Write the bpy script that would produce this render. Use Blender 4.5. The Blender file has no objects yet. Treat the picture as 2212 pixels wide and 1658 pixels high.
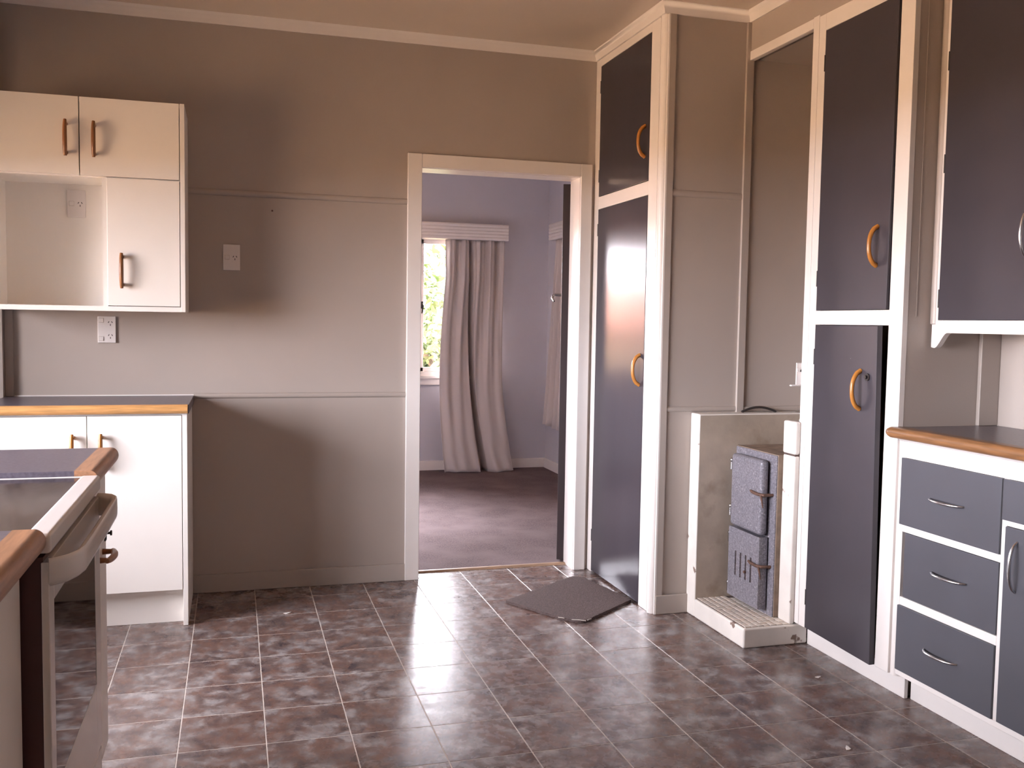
import bpy, bmesh, math, random
from mathutils import Matrix, Vector
random.seed(7)
scene = bpy.context.scene
C = scene.collection

# ------------------------------------------------------------------ camera
cam_data = bpy.data.cameras.new('camera')
cam_data.sensor_width = 36.0
cam_data.lens = 2043.84 * 36.0 / 2212.0
cam_data.clip_start = 0.02
cam = bpy.data.objects.new('camera', cam_data)
C.objects.link(cam)
_r = (0.95954004, -0.28113629, 0.0156618)
_d = (-0.00337405, -0.06709894, -0.99774062)
_f = (0.28155199, 0.95731923, -0.06533269)
_c = (0.41236, -4.49760, 1.26077)
cam.matrix_world = Matrix(((_r[0], -_d[0], -_f[0], _c[0]), (_r[1], -_d[1], -_f[1], _c[1]),
                           (_r[2], -_d[2], -_f[2], _c[2]), (0, 0, 0, 1)))
scene.camera = cam

# ------------------------------------------------------------------ overcast sky, portals, exposure
SKY = (0.965, 0.94, 1.03)
SKY_STRENGTH = 5.0
world = bpy.data.worlds.new('overcast_sky')
scene.world = world
world.use_nodes = True
_bg = world.node_tree.nodes['Background']
_bg.inputs['Color'].default_value = (*SKY, 1)
_bg.inputs['Strength'].default_value = SKY_STRENGTH
scene.view_settings.view_transform = 'Standard'
scene.view_settings.look = 'None'
scene.view_settings.gamma = 1.0
scene.view_settings.use_curve_mapping = False
scene.view_settings.exposure = 3.48
scene.cycles.use_denoising = True
scene.cycles.max_bounces = 16
scene.cycles.diffuse_bounces = 8
scene.cycles.glossy_bounces = 6
scene.cycles.transparent_max_bounces = 12
scene.cycles.caustics_reflective = False
scene.cycles.caustics_refractive = False

# window openings (metres): unseen kitchen side window, bedroom windows
XW = -1.75                                # unseen window wall, set back left of the bench run for its light
KW = dict(y0=-4.10, y1=-0.75, z0=0.72, z1=1.90)
BW = dict(x0=-0.30, x1=2.47, z0=0.80, z1=1.97)
BR = dict(y0=0.60, y1=2.75, z0=0.80, z1=1.97)

def portal(name, loc, normal, w, h):
    l = bpy.data.lights.new(name, 'AREA')
    l.shape = 'RECTANGLE'; l.size = w; l.size_y = h
    l.cycles.is_portal = True
    o = bpy.data.objects.new(name, l); C.objects.link(o)
    o.location = loc
    o.rotation_euler = Vector(normal).to_track_quat('-Z', 'Y').to_euler()
    return o
portal('window_left_offscreen', (XW - 0.11, (KW['y0'] + KW['y1']) / 2, (KW['z0'] + KW['z1']) / 2), (1, 0, 0), KW['y1'] - KW['y0'], KW['z1'] - KW['z0'])
portal('window_bedroom_far', ((BW['x0'] + BW['x1']) / 2, 3.42, (BW['z0'] + BW['z1']) / 2), (0, -1, 0), BW['x1'] - BW['x0'], BW['z1'] - BW['z0'])
portal('window_bedroom_side', (3.15, (BR['y0'] + BR['y1']) / 2, (BR['z0'] + BR['z1']) / 2), (-1, 0, 0), BR['y1'] - BR['y0'], BR['z1'] - BR['z0'])

# ------------------------------------------------------------------ materials
def rgb(r, g, b):
    f = lambda v: (v / 255) / 12.92 if v / 255 <= 0.04045 else ((v / 255 + 0.055) / 1.055) ** 2.4
    return (f(r), f(g), f(b), 1)

def mat(name, col, rough=0.5, metal=0.0, var=0.06, vscale=6.0, bump=0.0, bscale=60.0, col2=None, c2thr=(0.45, 0.6),
        c2scale=8.0, stretch=(1, 1, 1), coat=0.0, spec=0.5, sheen=0.0):
    m = bpy.data.materials.new(name); m.use_nodes = True
    nt = m.node_tree; N = nt.nodes; L = nt.links
    p = N['Principled BSDF']
    p.inputs['Roughness'].default_value = rough
    p.inputs['Metallic'].default_value = metal
    p.inputs['Specular IOR Level'].default_value = spec
    if coat: p.inputs['Coat Weight'].default_value = coat; p.inputs['Coat Roughness'].default_value = 0.08
    if sheen: p.inputs['Sheen Weight'].default_value = sheen
    tc = N.new('ShaderNodeTexCoord')
    mp = N.new('ShaderNodeMapping'); mp.inputs['Scale'].default_value = stretch
    L.new(tc.outputs['Object'], mp.inputs['Vector'])
    n = N.new('ShaderNodeTexNoise'); n.inputs['Scale'].default_value = vscale; n.inputs['Detail'].default_value = 5
    L.new(mp.outputs['Vector'], n.inputs['Vector'])
    r = N.new('ShaderNodeValToRGB')
    lo = tuple(max(0, c * (1 - var)) for c in col[:3]) + (1,)
    hi = tuple(min(1, c * (1 + var)) for c in col[:3]) + (1,)
    r.color_ramp.elements[0].position = 0.3; r.color_ramp.elements[0].color = lo
    r.color_ramp.elements[1].position = 0.7; r.color_ramp.elements[1].color = hi
    L.new(n.outputs['Fac'], r.inputs['Fac'])
    out = r.outputs['Color']
    if col2:
        n2 = N.new('ShaderNodeTexNoise'); n2.inputs['Scale'].default_value = c2scale; n2.inputs['Detail'].default_value = 8
        L.new(mp.outputs['Vector'], n2.inputs['Vector'])
        r2 = N.new('ShaderNodeValToRGB')
        r2.color_ramp.elements[0].position = c2thr[0]; r2.color_ramp.elements[0].color = (0, 0, 0, 1)
        r2.color_ramp.elements[1].position = c2thr[1]; r2.color_ramp.elements[1].color = (1, 1, 1, 1)
        L.new(n2.outputs['Fac'], r2.inputs['Fac'])
        mx = N.new('ShaderNodeMix'); mx.data_type = 'RGBA'
        L.new(r2.outputs['Color'], mx.inputs['Factor']); L.new(out, mx.inputs['A']); mx.inputs['B'].default_value = col2
        out = mx.outputs['Result']
    L.new(out, p.inputs['Base Color'])
    if bump:
        nb = N.new('ShaderNodeTexNoise'); nb.inputs['Scale'].default_value = bscale; nb.inputs['Detail'].default_value = 4
        L.new(mp.outputs['Vector'], nb.inputs['Vector'])
        b = N.new('ShaderNodeBump'); b.inputs['Strength'].default_value = bump; b.inputs['Distance'].default_value = 0.002
        L.new(nb.outputs['Fac'], b.inputs['Height']); L.new(b.outputs['Normal'], p.inputs['Normal'])
    return m

M = {}
M['wall'] = mat('warm_grey_wall_paint', (0.395, 0.343, 0.305, 1), 0.42, var=0.03, vscale=2.5, bump=0.12, bscale=180)
M['bed_wall'] = mat('blue_grey_wall_paint', (0.54, 0.53, 0.575, 1), 0.55, var=0.03, vscale=2.0, bump=0.1, bscale=150)
M['ceiling'] = mat('gloss_cream_ceiling_paint', (0.60, 0.51, 0.42, 1), 0.28, var=0.03, vscale=1.5, bump=0.05, bscale=90)
M['white'] = mat('white_gloss_trim_paint', (0.74, 0.70, 0.67, 1), 0.30, var=0.03, vscale=5, bump=0.12, bscale=40)
M['chip'] = mat('chipped_white_gloss_paint', (0.80, 0.77, 0.74, 1), 0.35, var=0.04, vscale=5, bump=0.2, bscale=40,
                col2=(0.16, 0.12, 0.10, 1), c2thr=(0.70, 0.72), c2scale=14)
M['cream'] = mat('cream_melamine', (0.80, 0.765, 0.72, 1), 0.34, var=0.02, vscale=4)
M['dark'] = mat('dark_slate_gloss_paint', (0.046, 0.040, 0.048, 1), 0.19, var=0.10, vscale=3, bump=0.04, bscale=16, stretch=(1, 1, .12), spec=0.16)
M['dark_matte'] = mat('dark_slate_satin_paint', (0.074, 0.074, 0.087, 1), 0.38, var=0.08, vscale=4, bump=0.1, bscale=25,
                      col2=(0.30, 0.30, 0.32, 1), c2thr=(0.76, 0.78), c2scale=16)
M['dark_dull'] = mat('dark_slate_worn_paint', (0.046, 0.040, 0.048, 1), 0.42, var=0.10, vscale=3, bump=0.1, bscale=20,
                     col2=(0.30, 0.29, 0.30, 1), c2thr=(0.775, 0.79), c2scale=13, spec=0.35)
M['darkdoor'] = mat('dark_brown_slate_paint', (0.040, 0.030, 0.032, 1), 0.32, var=0.1, vscale=4)
M['lam'] = mat('dark_mottled_laminate', (0.115, 0.10, 0.125, 1), 0.30, var=0.25, vscale=120, bump=0.05, bscale=200)
M['wood'] = mat('honey_stained_wood', (0.21, 0.098, 0.040, 1), 0.33, var=0.28, vscale=9, stretch=(14, 1.2, 14), bump=0.06, bscale=30)
M['woodx'] = mat('pale_honey_wood', (0.52, 0.27, 0.10, 1), 0.33, var=0.26, vscale=9, stretch=(1.2, 14, 14), bump=0.06, bscale=30)
M['woodb'] = mat('dull_brown_wood', (0.34, 0.175, 0.095, 1), 0.36, var=0.22, vscale=9, stretch=(14, 1.2, 14), bump=0.06, bscale=30)
M['handle'] = mat('amber_varnished_wood', (0.42, 0.17, 0.035, 1), 0.25, var=0.2, vscale=30, stretch=(1, 1, .2))
M['handle_d'] = mat('brown_varnished_wood', (0.27, 0.115, 0.045, 1), 0.28, var=0.2, vscale=30, stretch=(1, 1, .2))
M['steel'] = mat('brushed_steel', (0.62, 0.62, 0.64, 1), 0.25, metal=1.0, var=0.05, vscale=30)
M['iron'] = mat('dark_iron', (0.035, 0.028, 0.026, 1), 0.5, metal=0.3, var=0.2, vscale=40)
M['rust'] = mat('rusty_iron', (0.13, 0.07, 0.05, 1), 0.7, metal=0.2, var=0.4, vscale=60, bump=0.3, bscale=120)
M['plaster'] = mat('painted_concrete', (0.70, 0.66, 0.61, 1), 0.55, var=0.06, vscale=12, bump=0.5, bscale=35,
                   col2=(0.20, 0.13, 0.10, 1), c2thr=(0.665, 0.69), c2scale=11)
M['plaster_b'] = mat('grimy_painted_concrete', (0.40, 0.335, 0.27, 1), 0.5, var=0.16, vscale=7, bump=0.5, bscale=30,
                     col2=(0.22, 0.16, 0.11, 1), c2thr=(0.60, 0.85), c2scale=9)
M['soot'] = mat('sooty_concrete', (0.24, 0.175, 0.13, 1), 0.8, var=0.3, vscale=18, bump=0.6, bscale=40)
M['hearth_tile'] = mat('worn_cream_hearth_tile', (0.66, 0.59, 0.52, 1), 0.5, var=0.14, vscale=40, bump=0.3, bscale=80,
                       col2=(0.20, 0.15, 0.12, 1), c2thr=(0.66, 0.70), c2scale=40)
M['grime'] = mat('dark_grime', (0.09, 0.06, 0.05, 1), 0.8, var=0.3, vscale=40)
M['enamel'] = mat('speckled_grey_blue_enamel', (0.180, 0.170, 0.195, 1), 0.28, var=0.35, vscale=160, bump=0.35, bscale=110,
                  col2=(0.34, 0.32, 0.345, 1), c2thr=(0.58, 0.68), c2scale=130)
M['stove'] = mat('ivory_stove_enamel', (0.66, 0.63, 0.61, 1), 0.22, var=0.02, vscale=4)
M['maroon'] = mat('dark_maroon_stove_side', (0.070, 0.026, 0.026, 1), 0.45, var=0.1, vscale=5)
M['cooktop'] = mat('black_ceramic_glass', (0.045, 0.034, 0.036, 1), 0.10, var=0.3, vscale=14, bump=0.03, bscale=30,
                   col2=(0.12, 0.10, 0.10, 1), c2thr=(0.55, 0.8), c2scale=9, stretch=(3, .8, 1))
M['ovenglass'] = mat('dark_oven_glass', (0.020, 0.014, 0.014, 1), 0.04, var=0.1, vscale=4, spec=0.8)
M['plastic'] = mat('white_plastic', (0.70, 0.66, 0.64, 1), 0.35, var=0.01, vscale=4)
M['slot'] = mat('black_slot', (0.02, 0.014, 0.014, 1), 0.6, var=0.1)
M['curtain'] = mat('taupe_lined_cotton', (0.56, 0.505, 0.48, 1), 0.85, var=0.05, vscale=8, bump=0.12, bscale=35, stretch=(1, 1, .25), sheen=0.2)
M['carpet'] = mat('brown_cut_pile_carpet', (0.145, 0.107, 0.108, 1), 0.95, var=0.35, vscale=130, bump=1.0, bscale=220,
                  col2=(0.185, 0.14, 0.142, 1), c2thr=(0.4, 0.65), c2scale=4, spec=0.1)
M['mat'] = mat('brown_carpet_offcut', (0.10, 0.073, 0.069, 1), 0.95, var=0.35, vscale=160, bump=1.0, bscale=260, spec=0.1)
M['thread'] = mat('pale_frayed_thread', (0.5, 0.45, 0.4, 1), 0.9)
M['brass'] = mat('worn_brass', (0.40, 0.27, 0.11, 1), 0.35, metal=0.9, var=0.2, vscale=60)
M['timber'] = mat('raw_drawer_timber', (0.17, 0.085, 0.055, 1), 0.7, var=0.3, vscale=14, stretch=(1, 1, 6))
M['inside'] = mat('bare_timber_cupboard_interior', (0.33, 0.24, 0.17, 1), 0.8, var=0.1)
M['grout'] = mat('pale_grey_grout', (0.52, 0.47, 0.43, 1), 0.6, var=0.1, vscale=30)
M['thresh'] = mat('tan_threshold_strip', (0.36, 0.24, 0.16, 1), 0.4, var=0.15, vscale=20, stretch=(1, 8, 8))
M['bounce_ground'] = mat('warm_bounce_ground', (0.36, 0.235, 0.13, 1), 0.9, var=0.3, vscale=3)  # unseen ground; terracotta tone chosen to bounce warm light in through the windows
M['leaf'] = mat('fresh_green_leaf', (0.080, 0.118, 0.038, 1), 0.6, var=0.4, vscale=2)
M['bark'] = mat('grey_bark', (0.14, 0.10, 0.07, 1), 0.9, var=0.3, vscale=12)
M['roof'] = mat('terracotta_roof', (0.36, 0.13, 0.065, 1), 0.7, var=0.15, vscale=3)
M['brickwall'] = mat('tan_house_wall', (0.22, 0.155, 0.085, 1), 0.8, var=0.1, vscale=3)

def tile_material():
    m = bpy.data.materials.new('mottled_slate_vinyl_tile'); m.use_nodes = True
    nt = m.node_tree; N = nt.nodes; L = nt.links; p = N['Principled BSDF']
    tc = N.new('ShaderNodeTexCoord'); oi = N.new('ShaderNodeObjectInfo')
    ml = N.new('ShaderNodeMath'); ml.operation = 'MULTIPLY'; ml.inputs[1].default_value = 61.0
    L.new(oi.outputs['Random'], ml.inputs[0])
    cx = N.new('ShaderNodeCombineXYZ'); L.new(ml.outputs[0], cx.inputs['X']); L.new(ml.outputs[0], cx.inputs['Z'])
    ad = N.new('ShaderNodeVectorMath'); ad.operation = 'ADD'
    L.new(tc.outputs['Object'], ad.inputs[0]); L.new(cx.outputs[0], ad.inputs[1])
    def noise(scale, det, dist, rough=0.55):
        n = N.new('ShaderNodeTexNoise'); n.inputs['Scale'].default_value = scale; n.inputs['Detail'].default_value = det
        n.inputs['Distortion'].default_value = dist; n.inputs['Roughness'].default_value = rough
        L.new(ad.outputs[0], n.inputs['Vector']); return n.outputs['Fac']
    def ramp(src, stops):
        r = N.new('ShaderNodeValToRGB'); e = r.color_ramp.elements
        while len(e) < len(stops): e.new(0.5)
        for el, (pos, c) in zip(e, stops): el.position = pos; el.color = c
        L.new(src, r.inputs['Fac']); return r.outputs['Color']
    k = lambda r, g, b: (r, g, b, 1)
    base = ramp(noise(13, 9, 0.5, .60), [(0.30, k(.056, .042, .046)), (0.41, k(.110, .076, .068)), (0.49, k(.150, .110, .100)),
                                    (0.555, k(.215, .185, .178)), (0.65, k(.300, .270, .264)), (0.80, k(.19, .16, .155))])
    rust = ramp(noise(8, 7, 0.6, .6), [(0.46, k(0, 0, 0)), (0.58, k(.66, .66, .66))])
    mx = N.new('ShaderNodeMix'); mx.data_type = 'RGBA'
    L.new(rust, mx.inputs['Factor']); L.new(base, mx.inputs['A']); mx.inputs['B'].default_value = (.148, .080, .060, 1)
    dk = ramp(noise(19, 7, 0.9, 0.6), [(0.53, k(0, 0, 0)), (0.68, k(.70, .70, .70))])
    mx2 = N.new('ShaderNodeMix'); mx2.data_type = 'RGBA'
    L.new(dk, mx2.inputs['Factor']); L.new(mx.outputs['Result'], mx2.inputs['A']); mx2.inputs['B'].default_value = (.078, .057, .060, 1)
    L.new(mx2.outputs['Result'], p.inputs['Base Color'])
    p.inputs['Roughness'].default_value = 0.24; p.inputs['Specular IOR Level'].default_value = 0.38
    rr = ramp(noise(30, 4, 0.5), [(0.3, k(.21, .21, .21)), (0.7, k(.33, .33, .33))])
    L.new(rr, p.inputs['Roughness'])
    b = N.new('ShaderNodeBump'); b.inputs['Strength'].default_value = 0.15; b.inputs['Distance'].default_value = 0.001
    L.new(noise(45, 4, 0.3), b.inputs['Height']); L.new(b.outputs['Normal'], p.inputs['Normal'])
    return m
M['tile'] = tile_material()

def glass_material():
    m = bpy.data.materials.new('window_glass'); m.use_nodes = True
    nt = m.node_tree; N = nt.nodes; L = nt.links
    for n in list(N):
        if n.type != 'OUTPUT_MATERIAL': N.remove(n)
    t = N.new('ShaderNodeBsdfTransparent'); g = N.new('ShaderNodeBsdfGlossy'); g.inputs['Roughness'].default_value = 0.02
    fr = N.new('ShaderNodeFresnel'); fr.inputs['IOR'].default_value = 1.45
    mx = N.new('ShaderNodeMixShader')
    L.new(fr.outputs[0], mx.inputs[0]); L.new(t.outputs[0], mx.inputs[1]); L.new(g.outputs[0], mx.inputs[2])
    L.new(mx.outputs[0], [n for n in N if n.type == 'OUTPUT_MATERIAL'][0].inputs['Surface'])
    return m
M['glass'] = glass_material()

# ------------------------------------------------------------------ helpers
ORIGIN = {}

def thing(name, label, cat, loc, group=None):
    o = bpy.data.objects.new(name, None); C.objects.link(o)
    o.empty_display_size = 0.1; o.location = loc; ORIGIN[o] = Vector(loc)
    o['label'] = label; o['category'] = cat
    if group: o['group'] = group
    return o

def tag(o, label, cat, group=None):
    o['label'] = label; o['category'] = cat
    if group: o['group'] = group
    return o

class B:
    """collects geometry in world metres; build() links it as ONE mesh object"""
    def __init__(s): s.bm = bmesh.new()
    def box(s, x0, x1, y0, y1, z0, z1, bev=0.0, seg=2):
        r = bmesh.ops.create_cube(s.bm, size=1)
        x0, x1 = min(x0, x1), max(x0, x1); y0, y1 = min(y0, y1), max(y0, y1); z0, z1 = min(z0, z1), max(z0, z1)
        for v in r['verts']:
            v.co = Vector((x0 if v.co.x < 0 else x1, y0 if v.co.y < 0 else y1, z0 if v.co.z < 0 else z1))
        if bev:
            es = {e for v in r['verts'] for e in v.link_edges}
            bmesh.ops.bevel(s.bm, geom=list(es), offset=bev, segments=seg, profile=0.5, affect='EDGES')
        return s
    def prism(s, poly, axis, a0, a1):
        """poly: 2D points in the two other axes (x,y,z order), extruded along axis"""
        def P(u, v, a): return Vector((a, u, v)) if axis == 'x' else (Vector((u, a, v)) if axis == 'y' else Vector((u, v, a)))
        A = [s.bm.verts.new(P(u, v, a0)) for u, v in poly]; Bv = [s.bm.verts.new(P(u, v, a1)) for u, v in poly]
        n = len(poly)
        s.bm.faces.new(A); s.bm.faces.new(list(reversed(Bv)))
        for i in range(n): s.bm.faces.new((A[i], Bv[i], Bv[(i + 1) % n], A[(i + 1) % n]))
        return s
    def tube(s, pts, radii, n=10, up=(0, 0, 1)):
        """swept tube; radii: list of r or (r_side, r_up)"""
        pts = [Vector(p) for p in pts]; rings = []
        for i, p in enumerate(pts):
            t = (pts[min(i + 1, len(pts) - 1)] - pts[max(i - 1, 0)]).normalized()
            a = t.cross(Vector(up))
            if a.length < 1e-4: a = t.cross(Vector((1, 0, 0)))
            a.normalize(); b = a.cross(t).normalized()
            r = radii[i] if isinstance(radii, (list, tuple)) else radii
            ra, rb = r if isinstance(r, tuple) else (r, r)
            rings.append([s.bm.verts.new(p + a * ra * math.cos(2 * math.pi * k / n) + b * rb * math.sin(2 * math.pi * k / n)) for k in range(n)])
        for r0, r1 in zip(rings, rings[1:]):
            for k in range(n): s.bm.faces.new((r0[k], r0[(k + 1) % n], r1[(k + 1) % n], r1[k]))
        s.bm.faces.new(list(reversed(rings[0]))); s.bm.faces.new(rings[-1])
        return s
    def cyl(s, p0, p1, r, n=14): return s.tube([p0, p1], [r, r], n, up=(0.3, 0.2, 0.93))
    def ball(s, c, r, n=10):
        res = bmesh.ops.create_uvsphere(s.bm, u_segments=n, v_segments=max(6, n // 2), radius=1)
        rr = r if isinstance(r, tuple) else (r, r, r)
        for v in res['verts']: v.co = Vector((v.co.x * rr[0] + c[0], v.co.y * rr[1] + c[1], v.co.z * rr[2] + c[2]))
        return s
    def grid(s, fn, nu, nv):
        V = [[s.bm.verts.new(fn(i / nu, j / nv)) for i in range(nu + 1)] for j in range(nv + 1)]
        for j in range(nv):
            for i in range(nu): s.bm.faces.new((V[j][i], V[j][i + 1], V[j + 1][i + 1], V[j + 1][i]))
        return s
    def xf(s, fn):
        for v in s.bm.verts: v.co = fn(v.co)
        return s
    def build(s, name, m, parent=None, loc=None, smooth=True):
        bm = s.bm
        o0 = ORIGIN[parent] if parent is not None else Vector(loc or (0, 0, 0))
        for v in bm.verts: v.co -= o0
        bmesh.ops.recalc_face_normals(bm, faces=bm.faces)
        me = bpy.data.meshes.new(name); bm.to_mesh(me); bm.free()
        me.materials.append(M[m] if isinstance(m, str) else m)
        o = bpy.data.objects.new(name, me); C.objects.link(o)
        if parent is not None: o.parent = parent
        else: o.location = o0
        ORIGIN[o] = o0
        if smooth:
            for p in me.polygons: p.use_smooth = True
            me.set_sharp_from_angle(angle=math.radians(50))
            wn = o.modifiers.new('flat_faces', 'WEIGHTED_NORMAL'); wn.keep_sharp = True; wn.weight = 80
        return o

def struct(name, b, m, parent=None, loc=None):
    o = b.build(name, m, parent, loc)
    if parent is None: o['kind'] = 'structure'
    return o

def lab(o, text): o['label'] = text; return o

def wall_with_hole(b, axis, a0, a1, u0, u1, z0, z1, holes):
    """slab between a0..a1 along axis, spanning u0..u1 and z0..z1, with rectangular holes (u0,u1,z0,z1)"""
    us = sorted({u0, u1, *[h[0] for h in holes], *[h[1] for h in holes]})
    for ua, ub in zip(us, us[1:]):
        hs = [h for h in holes if h[0] <= ua and h[1] >= ub]
        zs = [(z0, z1)] if not hs else [(z0, hs[0][2]), (hs[0][3], z1)]
        for za, zb in zs:
            if zb - za > 1e-4:
                if axis == 'y': b.box(ua, ub, a0, a1, za, zb)
                else: b.box(a0, a1, ua, ub, za, zb)
    return b

def sweep_profile(b, path, prof, closed=False):
    """sweep 2D profile (out, z) along horizontal polyline; 'out' is to the LEFT of travel; mitred corners"""
    P = [Vector((x, y)) for x, y in path]; n = len(P); rings = []
    for i in range(n):
        if closed or 0 < i < n - 1:
            d0 = (P[i] - P[i - 1]).normalized(); d1 = (P[(i + 1) % n] - P[i]).normalized()
        elif i == 0: d0 = d1 = (P[1] - P[0]).normalized()
        else: d0 = d1 = (P[-1] - P[-2]).normalized()
        n0 = Vector((-d0.y, d0.x)); n1 = Vector((-d1.y, d1.x))
        m = (n0 + n1); m = m / (m.length ** 2) * 2 if m.length > 1e-6 else n0
        rings.append([b.bm.verts.new((P[i].x + m.x * o, P[i].y + m.y * o, z)) for o, z in prof])
    k = len(prof)
    for i in range(n if closed else n - 1):
        r0, r1 = rings[i], rings[(i + 1) % n]
        for j in range(k): b.bm.faces.new((r0[j], r1[j], r1[(j + 1) % k], r0[(j + 1) % k]))
    if not closed: b.bm.faces.new(rings[0]); b.bm.faces.new(list(reversed(rings[-1])))
    return b

# ------------------------------------------------------------------ room shell
CEIL = 2.605
XL, XR, YR = -0.53, 2.94, -5.60          # kitchen side walls, wall behind the camera
BX0, BX1, BY1 = -0.70, 3.01, 3.285       # bedroom walls
T = 0.25                                  # floor tile module

# kitchen floor: grout bed + one object per tile
fl = struct('floor', B().box(XW - .1, XR + .1, YR - .1, 0.125, -0.12, -0.0007), 'grout', loc=(1.2, -2.7, 0))
fl['label'] = 'kitchen floor of mottled brown grey square tiles with pale joints'
_tile_mesh = {}
def tile_obj(x0, x1, y0, y1):
    key = (round(x1 - x0, 3), round(y1 - y0, 3)); g = 0.0019
    w, d = x1 - x0 - 2 * g, y1 - y0 - 2 * g
    if key not in _tile_mesh:
        bm = bmesh.new(); r = bmesh.ops.create_cube(bm, size=1)
        for v in r['verts']: v.co = Vector((v.co.x * w, v.co.y * d, 0.0 if v.co.z > 0 else -0.004))
        top = [e for e in bm.edges if all(v.co.z > -1e-6 for v in e.verts)]
        bmesh.ops.bevel(bm, geom=top, offset=0.0006, segments=1, affect='EDGES')
        me = bpy.data.meshes.new('floor_tile'); bm.to_mesh(me); bm.free(); me.materials.append(M['tile'])
        _tile_mesh[key] = me
    o = bpy.data.objects.new('floor_tile', _tile_mesh[key]); C.objects.link(o); o.parent = fl
    o.location = Vector(((x0 + x1) / 2, (y0 + y1) / 2, 0)) - ORIGIN[fl]
    return o
Y0T = -0.1722
for ci in range(-3, 12):
    for ri in range(-2, 17):
        xa, xb = ci * T, ci * T + T; yb = Y0T - ri * T; ya = yb - T
        xa, xb = max(xa, XL), min(xb, XR); yb = min(yb, 0.122)
        if ya < 0.0 < yb and yb > 0.03:   # tiles that run into the doorway only
            if xb > 1.29 and xa < 2.06: tile_obj(max(xa, 1.275), min(xb, 2.07), max(ya, 0.0), yb)
            yb = 0.0
        if xb - xa > 0.01 and yb - ya > 0.01: tile_obj(xa, xb, ya, yb)
o = B().box(XW, XR, YR, Y0T - 17 * T, -0.004, 0).box(XW, XL, Y0T - 17 * T, -.045, -0.004, 0).build('tile_field', 'tile', fl); o['kind'] = 'stuff'

struct('floor_bedroom', B().box(BX0, BX1, 0.122, BY1, -0.12, 0.006), 'carpet', loc=(1.2, 1.7, 0))['label'] = 'brown cut pile carpet of the room beyond the doorway'
struct('ceiling', B().box(XW - .15, BX1 + .15, YR - .1, BY1 + .15, CEIL, CEIL + .1), 'ceiling', loc=(1.2, -1, CEIL))['label'] = 'glossy painted ceiling'
DX0, DX1, DZ = 1.272, 2.072, 1.984        # clear door opening
hole = [(DX0 - .022, DX1 + .022, 0.0, DZ + .022)]
struct('wall_back', wall_with_hole(B(), 'y', 0, .06, BX0, BX1, 0, CEIL, hole), 'wall', loc=(1.2, 0, 0))
struct('wall_bedroom_near', wall_with_hole(B(), 'y', .06, .12, BX0, BX1, 0, CEIL, hole), 'bed_wall', loc=(1.2, .06, 0))
struct('wall_corner', B().box(XW - .1, XL, -.045, 0, 0, CEIL), 'wall', loc=(XL, -.3, 0))
struct('wall_left_unseen', wall_with_hole(B(), 'x', XW - .12, XW, YR, -.045, 0, CEIL, [(KW['y0'], KW['y1'], KW['z0'], KW['z1'])]), 'wall', loc=(XL, -2.7, 0))
struct('wall_right', B().box(XR, XR + .12, YR, 0, 0, CEIL), 'wall', loc=(XR, -2.7, 0))
struct('wall_rear', B().box(XW - .12, XR + .12, YR - .12, YR, 0, CEIL), 'wall', loc=(1.2, YR, 0))
struct('wall_bedroom_far', wall_with_hole(B(), 'y', BY1, BY1 + .12, BX0, BX1 + .12, 0, CEIL, [(BW['x0'], BW['x1'], BW['z0'], BW['z1'])]), 'bed_wall', loc=(1.2, BY1, 0))
struct('wall_bedroom_right', wall_with_hole(B(), 'x', BX1, BX1 + .12, .12, BY1, 0, CEIL, [(BR['y0'], BR['y1'], BR['z0'], BR['z1'])]), 'bed_wall', loc=(BX1, 1.7, 0))
struct('wall_bedroom_left', B().box(BX0 - .12, BX0, 0.0, BY1 + .12, 0, CEIL), 'bed_wall', loc=(BX0, 1.7, 0))
# closet side wall beside the stove alcove, bulkhead over alcove, nook wall between tall cupboard and bench
CX, AX = 2.150, 2.545                     # face planes: corner cupboard / alcove and right cupboards
AY = -0.785
struct('wall_alcove', B().box(CX + .02, XR, AY, AY + .03, 0, CEIL), 'wall', loc=(2.5, AY, 0))
struct('wall_bulkhead', B().box(AX + .004, AX + .05, -1.835, AY, 2.432, CEIL).box(AX + .05, XR, -1.29, AY, 2.405, 2.43), 'wall', loc=(AX, -1.3, 2.4))
struct('wall_nook', B().box(AX + .004, XR, -1.835, -1.80, 0.09, CEIL).box(2.616, XR, -1.835, -1.80, 0, .09), 'wall', loc=(2.75, -1.82, 0))
struct('trim_1', B().box(AX, AX + .026, -1.262, AY - .002, 2.398, 2.437, .003), 'white', loc=(AX, -1, 2.4))

# cornice running round the kitchen
prof = [(0, 2.558), (0.008, 2.558), (0.010, 2.572), (0.016, 2.580), (0.018, 2.592), (0.024, 2.596), (0.026, CEIL), (0, CEIL)]
path = [(XW, YR), (XR, YR), (XR, -1.835), (AX + .004, -1.835), (AX + .004, AY), (CX, AY), (CX, 0), (XL, 0), (XL, -.045), (XW, -.045)]
struct('trim_2', sweep_profile(B(), path, prof, closed=True), 'white', loc=(1.2, -1, 2.56))
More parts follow.
